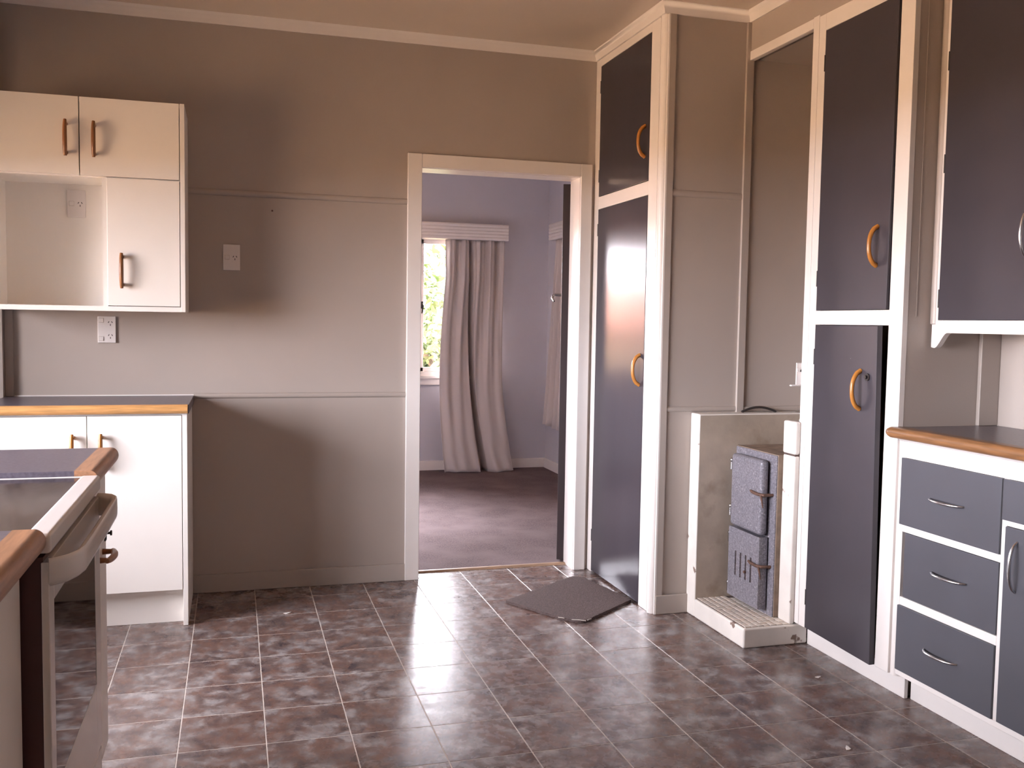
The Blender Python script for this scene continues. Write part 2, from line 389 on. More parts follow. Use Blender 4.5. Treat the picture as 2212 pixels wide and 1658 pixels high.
# picture rail and dado rail (half-round battens)
def rail_x(name, x0, x1, y, z0, z1, d=.011):
    h = (z1 - z0) / 2; zc = (z0 + z1) / 2
    pr = [(y, z0)] + [(y - d * math.cos(a), zc + h * math.sin(a)) for a in [math.pi * (k / 8 - .5) for k in range(9)]] + [(y, z1)]
    return struct(name, B().prism(pr, 'x', x0, x1), 'wall', loc=((x0 + x1) / 2, y, z0))
rail_x('trim_3', 0.219, 1.204, 0, 1.808, 1.836)
rail_x('trim_4', 0.236, 1.208, 0, 0.893, 0.918)
rail_x('trim_5', 2.195, 2.532, AY, 1.804, 1.834, .008)
rail_x('trim_6', 2.195, 2.532, AY, 0.884, 0.907, .008)
rail_x('trim_7', 2.562, XR, AY, 0.880, 0.906, .010)
struct('trim_8', B().box(2.169, 2.198, AY - .010, AY, .08, 2.558, .001), 'wall', loc=(2.18, AY, 0))
struct('trim_9', B().box(2.531, 2.566, AY - .014, AY, .88, 2.558, .002), 'wall', loc=(2.55, AY, 0))
struct('trim_10', B().box(2.162, 2.1695, AY - .010, AY, 0, 2.558, .001), 'white', loc=(2.165, AY, 0))
struct('baseboard_back', B().box(.229, 1.203, -.016, 0, 0, .083, .003), 'wall', loc=(.7, 0, 0))
struct('baseboard_alcove', B().box(2.165, 2.32, AY - .016, AY, 0, .083, .003), 'wall', loc=(2.24, AY, 0))
struct('baseboard_bedroom_far', B().box(BX0, BX1, BY1 - .018, BY1, .004, .085, .004), 'white', loc=(1.2, BY1, 0))
struct('baseboard_bedroom_right', B().box(BX1 - .018, BX1, .2, BY1 - .018, .004, .085, .004), 'white', loc=(BX1, 1.7, 0))
struct('trim_11', B().box(2.86, XR, -1.851, -1.835, .93, CEIL - .01, .003), 'wall', loc=(2.92, -1.84, .93))   # corner batten by the bench
struct('trim_12', B().box(XL, XL + .035, -.012, 0, .908, 1.28, .003), 'wall', loc=(XL, 0, .9))
struct('trim_13', B().box(2.598, 2.602, -1.8365, -1.835, 1.3, 2.55), 'wall', loc=(2.6, -1.835, 1.3))  # panel joint

# doorway: jamb liners, architraves, threshold
struct('trim_14', B().box(DX0 - .022, DX0, -.002, .122, 0, DZ).box(DX1, DX1 + .022, -.002, .122, 0, DZ).box(DX0 - .022, DX1 + .022, -.002, .122, DZ, DZ + .022), 'white', loc=(1.67, .06, 0))
struct('trim_15', B().box(1.202, 1.2705, -.019, 0, 0, 2.05, .003), 'white', loc=(1.23, 0, 0))
struct('trim_16', B().box(2.0735, 2.132, -.019, 0, 0, 2.05, .003), 'white', loc=(2.1, 0, 0))
struct('trim_17', B().box(1.2705, 2.0735, -.018, 0, DZ + .002, 2.05, .003), 'white', loc=(1.67, 0, 1.98))
struct('trim_18', B().prism([(.100, 0), (.106, .007), (.120, .009), (.134, .007), (.14, 0)], 'x', DX0, DX1), 'thresh', loc=(1.67, .12, 0))
struct('trim_19', B().box(1.19, DX0, .12, .138, 0, 2.05, .003).box(DX1, 2.15, .12, .138, 0, 2.05, .003).box(1.19, 2.15, .12, .138, DZ, 2.05, .003), 'white', loc=(1.67, .12, 0))

# ------------------------------------------------------------------ windows
def window(name, axis, a0, a1, u0, u1, z0, z1, mullions, room, sill=True, label=None):
    """a0..a1: frame depth along axis; 'room' = +1/-1 direction of the room along the axis"""
    root = bpy.data.objects.new(name, None); C.objects.link(root); root['kind'] = 'structure'
    if label: root['label'] = label
    c = ((a0 + a1) / 2); L0 = (c, (u0 + u1) / 2, z0) if axis == 'x' else ((u0 + u1) / 2, c, z0)
    root.location = L0; ORIGIN[root] = Vector(L0)
    def bx(b, ua, ub, za, zb, da, db, bev=.003):
        return b.box(da, db, ua, ub, za, zb, bev) if axis == 'x' else b.box(ua, ub, da, db, za, zb, bev)
    fr = B(); w = .035
    bx(fr, u0, u0 + w, z0, z1, a0, a1); bx(fr, u1 - w, u1, z0, z1, a0, a1); bx(fr, u0, u1, z0, z0 + w, a0, a1); bx(fr, u0, u1, z1 - w, z1, a0, a1)
    for mu in mullions: bx(fr, mu - .02, mu + .02, z0, z1, a0, a1)
    fr.build('window_frame', 'white', root)
    ed = [u0 + w] + [v for mu in mullions for v in (mu - .02, mu + .02)] + [u1 - w]
    for ua, ub in zip(ed[0::2], ed[1::2]):
        s = B(); m = (a0 + a1) / 2; sw = .035; za, zb = z0 + w, z1 - w
        bx(s, ua, ua + sw, za, zb, m - .018, m + .018); bx(s, ub - sw, ub, za, zb, m - .018, m + .018)
        bx(s, ua, ub, za, za + sw, m - .018, m + .018); bx(s, ua, ub, zb - sw, zb, m - .018, m + .018)
        so = s.build('sash', 'white', root)
        g = B(); bx(g, ua + sw - .004, ub - sw + .004, za + sw - .004, zb - sw + .004, m - .0015, m + .0015, 0)
        g.build('pane', 'glass', so)
    wall_face = a1 if room > 0 else a0
    if sill:
        s = B(); d0, d1 = sorted((wall_face - .03 * room, wall_face + .035 * room))
        bx(s, u0 - .05, u1 + .05, z0 - .022, z0 + .002, d0, d1, .004); s.build('sill', 'white', root)
        s = B(); d0, d1 = sorted((wall_face - .001 * room, wall_face + .016 * room))
        bx(s, u0 - .04, u1 + .04, z0 - .075, z0 - .022, d0, d1, .002); s.build('apron', 'white', root)
        s = B()
        for ua, ub in ((u0 - .06, u0 + .004), (u1 - .004, u1 + .06)): bx(s, ua, ub, z0, z1 + .06, d0, d1, .002)
        bx(s, u0 - .06, u1 + .06, z1 - .004, z1 + .06, d0, d1, .002); s.build('architrave', 'white', root)
    return root
w1 = window('window_1', 'y', BY1, BY1 + .10, BW['x0'], BW['x1'], BW['z0'], BW['z1'], [0.14, 1.875], -1, label='white casement window behind the taupe curtain in the far room')
lt = B(); lt.box(1.905, 1.922, BY1 - .004, BY1 + .036, 1.36, 1.42, .003); lt.tube([(1.913, BY1 - .006, 1.40), (1.913, BY1 - .03, 1.385), (1.909, BY1 - .032, 1.34), (1.905, BY1 - .03, 1.32)], [.008, .009, .006, .004], 8)
lt.build('latch', 'iron', w1)
w2 = window('window_2', 'x', BX1, BX1 + .10, BR['y0'], BR['y1'], BR['z0'], BR['z1'], [1.68], -1)
w3 = window('window_3', 'x', XW - .10, XW, KW['y0'], KW['y1'], KW['z0'], KW['z1'], [-3.05, -2.0], 1)  # unseen window in the set-back left wall

# ------------------------------------------------------------------ door standing open into the bedroom
th = math.radians(20.0); PV = Vector((2.077, .134, 0))
du = Vector((math.sin(th), math.cos(th), 0)); dn = Vector((-math.cos(th), math.sin(th), 0))
def leaf(v): return PV + du * v.x + dn * v.y + Vector((0, 0, v.z))
door = bpy.data.objects.new('door_1', None); C.objects.link(door); door.location = PV; ORIGIN[door] = PV.copy()
door['kind'] = 'structure'; door['label'] = 'dark painted door standing open into the far room, seen edge on'
B().box(.004, .80, .004, .042, .016, 1.972, .002).xf(leaf).build('door_leaf', 'darkdoor', door)
fw = B().box(.006, .798, .001, .0042, .018, 1.97).xf(leaf).build('door_face', 'white', door)
for zc in (1.786, 0.29):
    h = B().box(-.002, .05, -.003, .0005, zc - .05, zc + .05).xf(leaf)
    for k in range(5):
        z = zc - .05 + k * .02
        h.cyl((PV.x + .004, PV.y - .006, z + .001), (PV.x + .004, PV.y - .006, z + .019), .0065, 10)
    h.build('hinge', 'brass', door)
for side, y0, sg in ((0, .042, 1), (1, .001, -1)):
    hb = B().box(.715, .755, min(y0, y0 + sg * .006), max(y0, y0 + sg * .006), 1.33, 1.47, .002)
    hb.tube([(.735, y0, 1.425), (.735, y0 + sg * .045, 1.427), (.72, y0 + sg * .058, 1.42), (.66, y0 + sg * .060, 1.405), (.63, y0 + sg * .05, 1.385)], [.009, .009, .009, .008, .006], 10)
    hb.xf(leaf).build('lever_handle', 'steel', door)

# ------------------------------------------------------------------ handles
def bow_handle(parent, foot, out, half, proj, m='handle', r_end=.005, r_mid=.009, flat=1.0, along=(0, 0, 1), name='handle', foot_r=.006, flare=0.0):
    """bow handle: centre 'foot' on the face, 'out' = outward unit vector, half length along 'along'"""
    f = Vector(foot); o = Vector(out); a = Vector(along); n = 14; pts = []; rad = []
    for k in range(n + 1):
        t = -1 + 2 * k / n
        d = proj * (1 - abs(t) ** 2.4) ** 0.75 if abs(t) < 1 else 0
        pts.append(f + a * half * t + o * (d * .92 + proj * .08 * (1 if abs(t) < 1 else 0)))
        r = r_end + (r_mid - r_end) * (1 - abs(t) ** 1.5); rad.append((r, r * flat))
    b = B().tube(pts, rad, 10, up=o)
    return b.build(name, m, parent)

def stick_handle(parent, foot, out, half, proj, m, along=(0, 0, 1), r=.0086):
    """gently bowed wooden stick on two short posts"""
    f = Vector(foot); o = Vector(out); a = Vector(along); n = 12
    pts = [f + a * half * (-1 + 2 * k / n) + o * (proj + .010 * (1 - (-1 + 2 * k / n) ** 2)) for k in range(n + 1)]
    rad = [r * (.72 + .28 * math.sin(math.pi * k / n) ** .5) for k in range(n + 1)]
    b = B().tube(pts, rad, 10, up=o)
    for sgn in (-1, 1):
        c = f + a * half * .80 * sgn
        b.tube([c, c + o * (proj + .004)], [r * .95, r * .7], 8, up=a)
    return b.build('handle', m, parent)

# ------------------------------------------------------------------ wall cupboard on the back wall (cream)
uc = thing('wall_cupboard', 'cream melamine wall cupboard with an open niche, fixed above the back bench', 'cupboard', (-.15, -.15, 1.28))
UF = -.300
car = B().box(.199, .2175, UF, 0, 1.28, 2.137, .001)                       # right side panel
car.box(XL, .199, UF + .002, 0, 1.28, 1.300).box(XL, .199, UF + .02, 0, 2.12, 2.137)
car.box(XL, .199, UF + .02, 0, 1.820, 1.836)                                # shelf over niche
car.box(XL, XL + .018, UF + .02, 0, 1.30, 2.12).box(-.101, -.083, UF + .002, 0, 1.30, 1.82)
car.build('carcass', 'cream', uc)
B().box(XL + .018, -.101, -.022, -.004, 1.30, 1.82).build('niche_back', 'cream', uc)
for (x0, x1, z0, z1, hx, hz) in ((XL + .002, -.1855, 1.825, 2.136, -.232, 1.967), (-.1815, .1965, 1.825, 2.136, -.127, 1.967), (-.083, .1965, 1.3025, 1.8205, -.028, 1.445)):
    d = B().box(x0, x1, UF - .001, UF + .018, z0, z1, .0012).build('door', 'cream', uc)
    stick_handle(d, (hx, UF - .001, hz), (0, -1, 0), .071, .020, 'handle_d')

# ------------------------------------------------------------------ base cupboard on the back wall + bench top
bc = thing('base_cupboard', 'cream melamine base cupboard standing under the back bench top', 'cupboard', (-.15, -.24, 0))
BF = -.477
car = B().box(.2095, .2285, BF, -.001, .001, .871, .001).box(XL, .2095, BF + .02, -.001, .135, .150).box(XL, .2095, BF + .02, -.001, .853, .871)
car.box(XL, XL + .018, BF + .02, -.001, .15, .853).box(-.154, -.136, BF + .02, -.001, .15, .853).box(XL, .2095, -.012, -.001, .15, .853)
car.build('carcass', 'cream', bc)
B().box(XL, .2095, -.416, -.40, .001, .148).build('toe_kick', 'cream', bc)
for x0, x1, hx in ((XL + .002, -.1465, -.197), (-.1435, .2075, -.093)):
    d = B().box(x0, x1, BF - .001, BF + .017, .150, .8645, .0012).build('door', 'cream', bc)
    stick_handle(d, (hx, BF - .001, .725), (0, -1, 0), .071, .020, 'handle')

bt = thing('bench_top', 'dark laminate bench top with pale honey wood edge, on the back wall', 'bench top', (-.15, -.25, .87))
B().box(XL, .2355, -.485, -.001, .872, .908, .0015).build('laminate', 'lam', bt)
pr = [(-.480, .8725)] + [(-.489 - .014 * math.cos(a), .891 + .0185 * math.sin(a)) for a in [math.pi * (k / 10 - .5) for k in range(11)]] + [(-.480, .9095)]
B().prism(pr, 'x', XL, .2315).build('wood_edge', 'woodx', bt)
B().box(XL, .2355, -.006, -.0005, .908, .9125).build('sealant_strip', 'white', bt)

# ------------------------------------------------------------------ left run: bench, base cupboards, freestanding stove
def wood_nose(b, xo, z0, z1, y0, y1):
    h = (z1 - z0) / 2; zc = (z0 + z1) / 2
    pr = [(xo - .05, z0)] + [(xo - .018 + .018 * math.cos(a), zc + h * math.sin(a)) for a in [math.pi * (k / 12 - .5) for k in range(13)]] + [(xo - .05, z1)]
    return b.prism(pr, 'y', y0, y1)
for nm_lab, y0, y1, face in (('short dark laminate bench top with brown wood nosing, beyond the stove', -2.178, -1.777, .080),
                             ('dark laminate bench top with brown wood nosing, before the stove', -4.45, -2.802, .072)):
    t = thing('bench_top', nm_lab, 'bench top', (-.2, (y0 + y1) / 2, .865))
    B().box(XL, .064, y0, y1, .868, .908, .0015).build('laminate', 'lam', t)
    wood_nose(B(), .113, .866, .9085, y0, y1).build('wood_edge', 'woodb', t)
fc = thing('base_cupboard', 'narrow cream base cupboard with horizontal wood pull, beyond the stove', 'cupboard', (-.2, -1.98, 0))
B().box(XL, .062, -2.174, -1.785, .10, .868).box(XL + .03, .02, -2.174, -1.79, .001, .10).build('carcass', 'cream', fc)
fd = B().box(.062, .080, -2.172, -1.787, .11, .862, .0015).build('door', 'cream', fc)
stick_handle(fd, (.080, -1.905, .645), (1, 0, 0), .06, .024, 'handle_d', along=(0, 1, 0))
B().box(.080, .084, -1.822, -1.800, .664, .700, .001).cyl((.084, -1.811, .684), (.094, -1.811, .684), .0035).cyl((.094, -1.811, .684), (.098, -1.811, .684), .007).build('catch', 'iron', fd)
nc = thing('base_cupboard', 'long cream base cupboard on the rear wall side of the stove', 'cupboard', (-.2, -3.6, 0))
B().box(XL, .055, -4.45, -2.804, .10, .868).box(XL, .0, -4.45, -2.81, .001, .10).build('carcass', 'cream', nc)
for y0, y1, hy in ((-3.352, -2.806, -3.30), (-3.90, -3.356, -3.41), (-4.448, -3.904, -3.96)):
    d = B().box(.055, .073, y0, y1, .11, .862, .0015).build('door', 'cream', nc)
    stick_handle(d, (.073, hy, .74), (1, 0, 0), .071, .020, 'handle_d')

SY0, SY1 = -2.796, -2.184
st = thing('stove', 'ivory freestanding stove with black glass cooktop and oven door', 'stove', (-.2, -2.49, 0))
B().box(-.505, .085, SY0 + .004, SY1 - .004, .05, .862).box(.085, .106, SY0 + .004, SY1 - .004, .06, .858).build('body', 'maroon', st)
top = B().box(.078, .119, SY0, SY1, .864, .899, .007, 3).box(-.515, .09, SY0, SY0 + .010, .866, .897, .003).box(-.515, .09, SY1 - .008, SY1, .866, .897, .002).box(-.527, -.50, SY0, SY1, .866, .905, .003)
top.build('hob_rim', 'stove', st)
B().box(-.50, .079, SY0 + .011, SY1 - .011, .884, .8955).build('cooktop', 'cooktop', st)
dr = B()
G = (-2.752, -2.258, .44, .775)   # glass opening
dr.box(.103, .1155, SY0, G[0], .275, .850, .002).box(.103, .1155, G[1], SY1, .275, .850, .002)
dr.box(.103, .1155, G[0], G[1], .275, G[2], .002).box(.103, .1155, G[0], G[1], G[3], .850, .002)
od = dr.build('oven_door', 'stove', st)
B().box(.104, .1145, G[0] - .001, G[1] + .001, G[2] - .001, G[3] + .001).build('oven_glass', 'ovenglass', od)
# bar handle: rounded section swept in plan
hp = [(.112, SY0 + .006), (.122, SY0 + .012), (.138, SY0 + .030), (.149, SY0 + .058), (.154, SY0 + .090), (.155, -2.55), (.155, -2.42), (.154, SY1 - .075), (.150, SY1 - .040), (.140, SY1 - .018), (.124, SY1 - .007), (.112, SY1 - .004)]
hb = B(); rings = []
sec = [(.0085 * math.copysign(abs(math.cos(a)) ** .55, math.cos(a)), .0235 * math.copysign(abs(math.sin(a)) ** .55, math.sin(a))) for a in [2 * math.pi * k / 16 for k in range(16)]]
for i, (x, y) in enumerate(hp):
    p0 = Vector(hp[max(i - 1, 0)]); p1 = Vector(hp[min(i + 1, len(hp) - 1)]); t = (p1 - p0).normalized(); nrm = Vector((t.y, -t.x))
    if nrm.x < 0 and 3 < i < 9: nrm = -nrm
    rings.append([hb.bm.verts.new((x + nrm.x * a, y + nrm.y * a, .832 + b_ + a * .5)) for a, b_ in sec])
for r0, r1 in zip(rings, rings[1:]):
    for k in range(16): hb.bm.faces.new((r0[k], r0[(k + 1) % 16], r1[(k + 1) % 16], r1[k]))
hb.bm.faces.new(rings[0]); hb.bm.faces.new(rings[-1])
hb.build('handle', 'stove', od)
B().box(.103, .1145, SY0, SY1, .085, .268, .003).build('storage_drawer', 'stove', st)
B().box(-.48, .07, SY0 + .02, SY1 - .02, .0, .06).build('plinth', 'maroon', st)

# ------------------------------------------------------------------ switch sockets
def socket(label, x, z, y, w=.074, h=.116, double=False):
    t = thing('switch_socket', label, 'socket', (x, y, z - h / 2))
    B().box(x - w / 2, x + w / 2, y - .009, y, z - h / 2, z + h / 2, .002).build('plate', 'plastic', t)
    for zc in ((z + .0285, z - .0285) if double else (z,)):
        sx, px = x - w * .26, x + w * .20
        if double: sx = x - w * .30
        szc = zc + (.012 if double and zc > z else (-.012 if double else 0))
        sw = B().box(sx - .0105, sx + .0105, y - .0095, y - .0085, szc - .0105, szc + .0105).build('switch_surround', 'grout', t)
        B().box(sx - .009, sx + .009, y - .012, y - .008, szc - .009, szc + .009, .0015).build('rocker_switch', 'plastic', t)
        for (dx, dz, ang) in ((-.0068, .004, 30), (.0068, .004, -30), (0, -.008, 0)):
            c, s_ = math.cos(math.radians(ang)), math.sin(math.radians(ang))
            def rot(v, dx=dx, dz=dz, c=c, s_=s_): return Vector((px + dx + v.x * c + v.z * s_, y + v.y, zc + dz - v.x * s_ + v.z * c))
            B().box(-.0014, .0014, -.0095, -.0085, -.004, .004).xf(rot).build('pin_slot', 'slot', t)
    return t
socket('white single switch socket on the wall between cupboard and doorway', .402, 1.532, 0)
socket('white double switch socket on the wall just above the back bench', -.124, 1.2, 0, double=True)
socket('white single switch socket inside the cupboard niche', -.236, 1.738, -.022)
tag(B().cyl((.581, 0.001, 1.75), (.581, -.006, 1.75), .004).build('nail', 'rust', loc=(.581, 0, 1.75)), 'small rusty nail in the wall above the single socket', 'nail')

# ------------------------------------------------------------------ tall corner cupboard by the doorway
c1 = thing('tall_cupboard', 'tall built-in cupboard with glossy dark doors beside the doorway', 'cupboard', (2.2, -.38, 0))
ff = B().box(CX, CX + .02, -.061, -.001, 0.001, 2.558, .0015).box(CX, CX + .02, -.738, -.651, .001, 2.558, .0015)
ff.box(CX, CX + .02, -.651, -.061, 2.522, 2.558, .0015).box(CX, CX + .02, -.651, -.061, 1.825, 1.885, .0015)
ff.build('face_frame', 'white', c1)
B().box(CX + .03, CX + .034, -.72, -.02, .01, 2.55).build('inner_lining', 'inside', c1)
for z0, z1, hz in ((1.887, 2.520, 2.062), (.010, 1.823, 1.056)):
    d = B().box(CX - .001, CX + .018, -.649, -.063, z0, z1, .002).build('door', 'dark', c1)
    bow_handle(d, (CX - .001, -.609, hz), (-1, 0, 0), .068, .034, 'handle', r_end=.0085, r_mid=.0075)
    for zc in ((z1 - .10, z0 + .10) if z0 > 1 else (z1 - .10, z0 + .18)):
        B().cyl((CX - .0005, -.0625, zc - .03), (CX - .0005, -.0625, zc + .03), .0028, 8).build('hinge', 'iron', d)
B().cyl((CX + .017, -.760, .0), (CX + .017, -.760, 2.56), .0225, 20).build('corner_bead', 'white', c1)

# ------------------------------------------------------------------ concrete stove surround with hearth
cs = thing('stove_surround', 'white painted concrete stove surround with tiled raised hearth in the alcove', 'fireplace', (2.45, -1.05, 0))
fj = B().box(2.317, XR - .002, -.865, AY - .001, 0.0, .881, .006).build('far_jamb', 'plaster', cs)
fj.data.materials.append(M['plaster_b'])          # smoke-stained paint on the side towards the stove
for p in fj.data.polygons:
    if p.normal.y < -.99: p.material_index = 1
he = B().box(2.316, 2.602, -1.282, -.864, 0, .080, .008, 3).build('hearth', 'plaster', cs)
nj = B().box(2.521, 2.5445, -1.275, -1.192, .08, .752, .006).box(2.519, 2.5445, -1.277, -1.190, .757, .888, .008).box(2.53, 2.62, -1.2605, -1.194, .08, .752).box(2.53, 2.62, -1.2605, -1.192, .757, .886)
nj.build('near_jamb', 'plaster', cs)
B().box(2.524, 2.5445, -1.272, -1.195, .74, .77).build('crack', 'grime', cs)
B().ball((2.553, -1.268, .893), (.012, .012, .012)).build('plaster_dab', 'plaster', cs)
B().box(2.326, 2.515, -1.268, -.868, .079, .0825).build('tile_bed', 'grime', he)
nx, ny = 7, 14
tm = None
for i in range(nx):
    for j in range(ny):
        w, d = (2.522 - 2.326) / nx, (1.274 - .867) / ny
        x0, y0 = 2.326 + i * w, -1.274 + j * d
        if x0 + w / 2 > 2.455 and y0 + d > -.87: continue
        if tm is None:
            b = B().box(x0 + .0015, x0 + w - .0015, y0 + .0015, y0 + d - .0015, .079, .0848, .0012)
            o = b.build('hearth_tile', 'hearth_tile', he); tm = o.data; ref = (x0, y0)
        else:
            o = bpy.data.objects.new('hearth_tile', tm); C.objects.link(o); o.parent = he
            o.location = (x0 - ref[0], y0 - ref[1], random.uniform(-.0012, .0004))

# ------------------------------------------------------------------ cast iron stove
iv = thing('iron_stove', 'speckled grey blue enamel iron stove with two doors set in the concrete surround', 'stove', (2.6, -1.04, .083))
B().box(2.497, 2.525, -1.187, -.868, .084, .742, .003).build('front_plate', 'enamel', iv)
B().box(2.503, XR - .01, -1.190, -.866, .0835, .745, .002).build('body', 'soot', iv)
def stove_door(z0, z1, slots=False):
    b = B(); y0, y1 = -1.150, -.905
    zs = [z0, z1]
    if not slots: b.box(2.452, 2.490, y0, y1, z0, z1, .016, 4)
    else:
        # lower door, built as a slab pierced by four upright draught slots
        sl = [(-.966 - k * .041, .012) for k in range(4)]; sz0, sz1 = z0 + .095, z0 + .200
        b.box(2.4595, 2.490, y0 + .0005, y1 - .0005, z0 + .0005, z1 - .0005)
        ys = [y1]
        for c, w in sl: ys += [c + w / 2, c - w / 2]
        ys.append(y0)
        for a, c in zip(ys[0::2], ys[1::2]): b.box(2.4525, 2.462, c, a, sz0, sz1)
        b.box(2.4525, 2.462, y0, y1, sz1, z1).box(2.4525, 2.462, y0, y1, z0, sz0)
    d = b.build('door', 'enamel', iv)
    if slots:
        for c, w in sl: B().box(2.4585, 2.4598, c - w / 2, c + w / 2, sz0, sz1).build('draught_slot', 'rust', d)
        B().cyl((2.4525, -1.05, z0 + .13), (2.444, -1.05, z0 + .13), .006).build('draught_knob', 'rust', d)
    else: pass
    zl = (z0 + z1) / 2 + (.02 if not slots else .035)
    lt = B().tube([(2.450, -1.075, zl), (2.445, -1.10, zl - .002), (2.446, -1.14, zl - .004), (2.456, -1.164, zl - .004), (2.497, -1.168, zl - .004)], [.005, .007, .007, .007, .006], 8)
    lt.tube([(2.449, -1.155, zl - .004), (2.452, -1.160, zl - .03), (2.455, -1.163, zl - .055)], [.006, .004, .003], 8)
    lt.build('latch', 'rust', d)
    for zc in ((z1 - .05, z0 + .06) if not slots else (z1 - .05, z0 + .03)):
        B().cyl((2.462, -.897, zc - .022), (2.462, -.897, zc + .010), .008, 10).cyl((2.462, -.897, zc - .008), (2.50, -.897, zc - .008), .006, 8).ball((2.462, -.897, zc + .018), .010).build('hinge', 'steel', d)
    return d
stove_door(.410, .718)
stove_door(.108, .404, True)
tag(B().tube([(2.548 + .165 * k / 12, -.815 - .006 * k / 12, .884 + .020 * math.sin(math.pi * k / 12)) for k in range(13)], [(.008, .0052)] * 13, 8).build('bent_iron_bar', 'iron', loc=(2.63, -.815, .882)),
    'dark bent iron bar lying along the concrete ledge above the iron stove', 'iron bar')
br = thing('wall_bracket', 'small white bracket plate with a lug on the alcove side of the cupboard frame', 'bracket', (2.56, -1.22, 1.03))
B().box(2.548, 2.590, -1.225, -1.219, 1.030, 1.118, .002).box(2.57, 2.59, -1.262, -1.219, 1.03, 1.118).build('plate', 'plastic', br)
B().box(2.522, 2.565, -1.232, -1.218, 1.024, 1.031, .003).build('lug', 'plastic', br)
B().cyl((2.553, -1.226, 1.090), (2.553, -1.234, 1.090), .007).build('boss', 'plastic', br)
B().cyl((2.569, -1.2255, 1.086), (2.569, -1.2245, 1.086), .005).build('screw_hole', 'slot', br)

# ------------------------------------------------------------------ tall cupboard beside the alcove
c2 = thing('tall_cupboard', 'tall built-in cupboard beside the stove alcove, its lower dark door ajar', 'cupboard', (2.7, -1.55, 0))
ff = B().box(AX, AX + .026, -1.300, -1.262, .088, 2.440, .002).box(AX, AX + .022, -1.344, -1.302, .088, 2.432, .002)
ff.box(AX, AX + .022, -1.836, -1.767, .088, 2.58, .002).box(AX, AX + .022, -1.767, -1.344, 2.370, 2.432, .002).box(AX, AX + .022, -1.767, -1.344, 1.269, 1.322, .002)
ff.build('face_frame', 'white', c2)
B().box(AX + .05, XR, -1.79, -1.30, .088, .10).box(AX + .05, XR, -1.305, -1.29, .088, 2.43).box(AX + .36, XR, -1.79, -1.30, .1, 2.4).box(AX + .03, XR, -1.79, -1.30, 1.285, 1.305).build('carcass', 'inside', c2)
B().box(2.600, 2.615, -1.856, -1.284, .0, .0885, .002).build('toe_kick', 'white', c2)
def ajar(f0, f1, z0, z1, yh=-1.345, w=.42):
    def fn(v):
        k = (yh - v.y) / w; off = f0 + (f1 - f0) * (v.z - z0) / (z1 - z0)
        return Vector((v.x - k * off, v.y, v.z))
    return fn
for z0, z1, hz, f0, f1, hy in ((1.3235, 2.368, 1.541, .010, .006, -1.703), (.0905, 1.267, 1.043, .018, .040, -1.668)):
    fn = ajar(f0, f1, z0, z1)
    d = B().box(AX - .001, AX + .021, -1.763, -1.346, z0, z1, .002).xf(fn).build('door', 'dark_dull', c2)
    fx = fn(Vector((AX - .001, hy, hz)))
    bow_handle(d, fx, (-1, 0, 0), .068, .034, 'handle', r_end=.0085, r_mid=.0075)
    for zc in (z1 - .12, z0 + .12):
        B().cyl((AX - .0005, -1.3455, zc - .03), (AX - .0005, -1.3455, zc + .03), .0028, 8).build('hinge', 'iron', d)
    if z0 < 1:
        ky = fn(Vector((AX - .001, -1.712, 1.09)))
        B().cyl(ky, ky + Vector((-.005, 0, 0)), .013, 16).cyl(ky, ky + Vector((-.012, 0, 0)), .006, 10).build('keyhole_rose', 'iron', d)

# ------------------------------------------------------------------ right base unit and bench top
rb = thing('base_unit', 'white framed base unit with dark drawers and doors under the right bench', 'base unit', (2.75, -2.5, 0))
YE = -3.30
ff = B().box(AX, AX + .02, YE, -1.872, .833, .893, .0015).box(AX, AX + .02, YE, -1.874, .100, .1185, .0015)
ff.box(AX, AX + .02, -2.2995, -1.880, .5855, .609, .0015).box(AX, AX + .02, -2.2995, -1.880, .339, .3675, .0015)
ff.box(AX, AX + .02, -2.3175, -2.2995, .1185, .833, .0015).box(AX, AX + .02, -2.765, -2.3175, .698, .7135, .0015)
ff.box(AX, AX + .02, -2.80, -2.765, .1185, .833, .0015).box(AX, AX + .02, YE, YE + .03, .1185, .833, .0015).box(AX, AX + .02, -1.880, -1.872, .1185, .833)
ff.build('face_frame', 'white', rb)
B().cyl((AX + .020, -1.8575, .09), (AX + .020, -1.8575, .886), .021, 20).build('corner_bead', 'white', rb)
B().prism([(AX, .886), (AX - .010, .8955), (AX + .02, .8955), (AX + .02, .886)], 'y', YE, -1.85).build('scotia_moulding', 'white', rb)
B().box(2.620, 2.635, YE, -1.862, .0, .1005, .002).build('toe_kick', 'white', rb)
B().box(AX + .03, XR - .002, YE, -1.84, .10, .115).box(AX + .028, AX + .032, YE, -1.86, .11, .89).build('carcass', 'timber', rb)
for y1, y0, z0, z1, sag, hy, hz in ((-1.868, -2.2985, .6095, .8325, 0, -2.082, .72), (-1.896, -2.2985, .3705, .5845, .003, -2.104, .488), (-1.876, -2.2985, .119, .3385, 0, -2.085, .232), (-2.3035, -2.762, .714, .8325, 0, -2.53, .772)):
    d = B().box(AX - .006 + sag, AX + .018, y0, y1, z0, z1, .002).build('drawer', 'dark_matte', rb)
    bow_handle(d, (AX - .006, hy, hz), (-1, 0, 0), .073, .026, 'steel', r_end=.0035, r_mid=.0055, along=(0, 1, 0))
for y1, y0, hy in ((-2.3185, -2.762, -2.365), (-2.803, -3.268, -3.21)):
    d = B().box(AX - .006, AX + .018, y0, y1, .1205, .697 if y1 > -2.5 else .832, .002).build('door', 'dark_matte', rb)
    bow_handle(d, (AX - .006, hy, .588), (-1, 0, 0), .073, .026, 'steel', r_end=.0035, r_mid=.0055)
rt = thing('bench_top', 'dark laminate bench top with honey wood nosing, on the right base unit', 'bench top', (2.75, -2.5, .895))
B().box(2.550, XR - .001, YE, -1.8365, .896, .9300, .001).build('laminate', 'lam', rt)
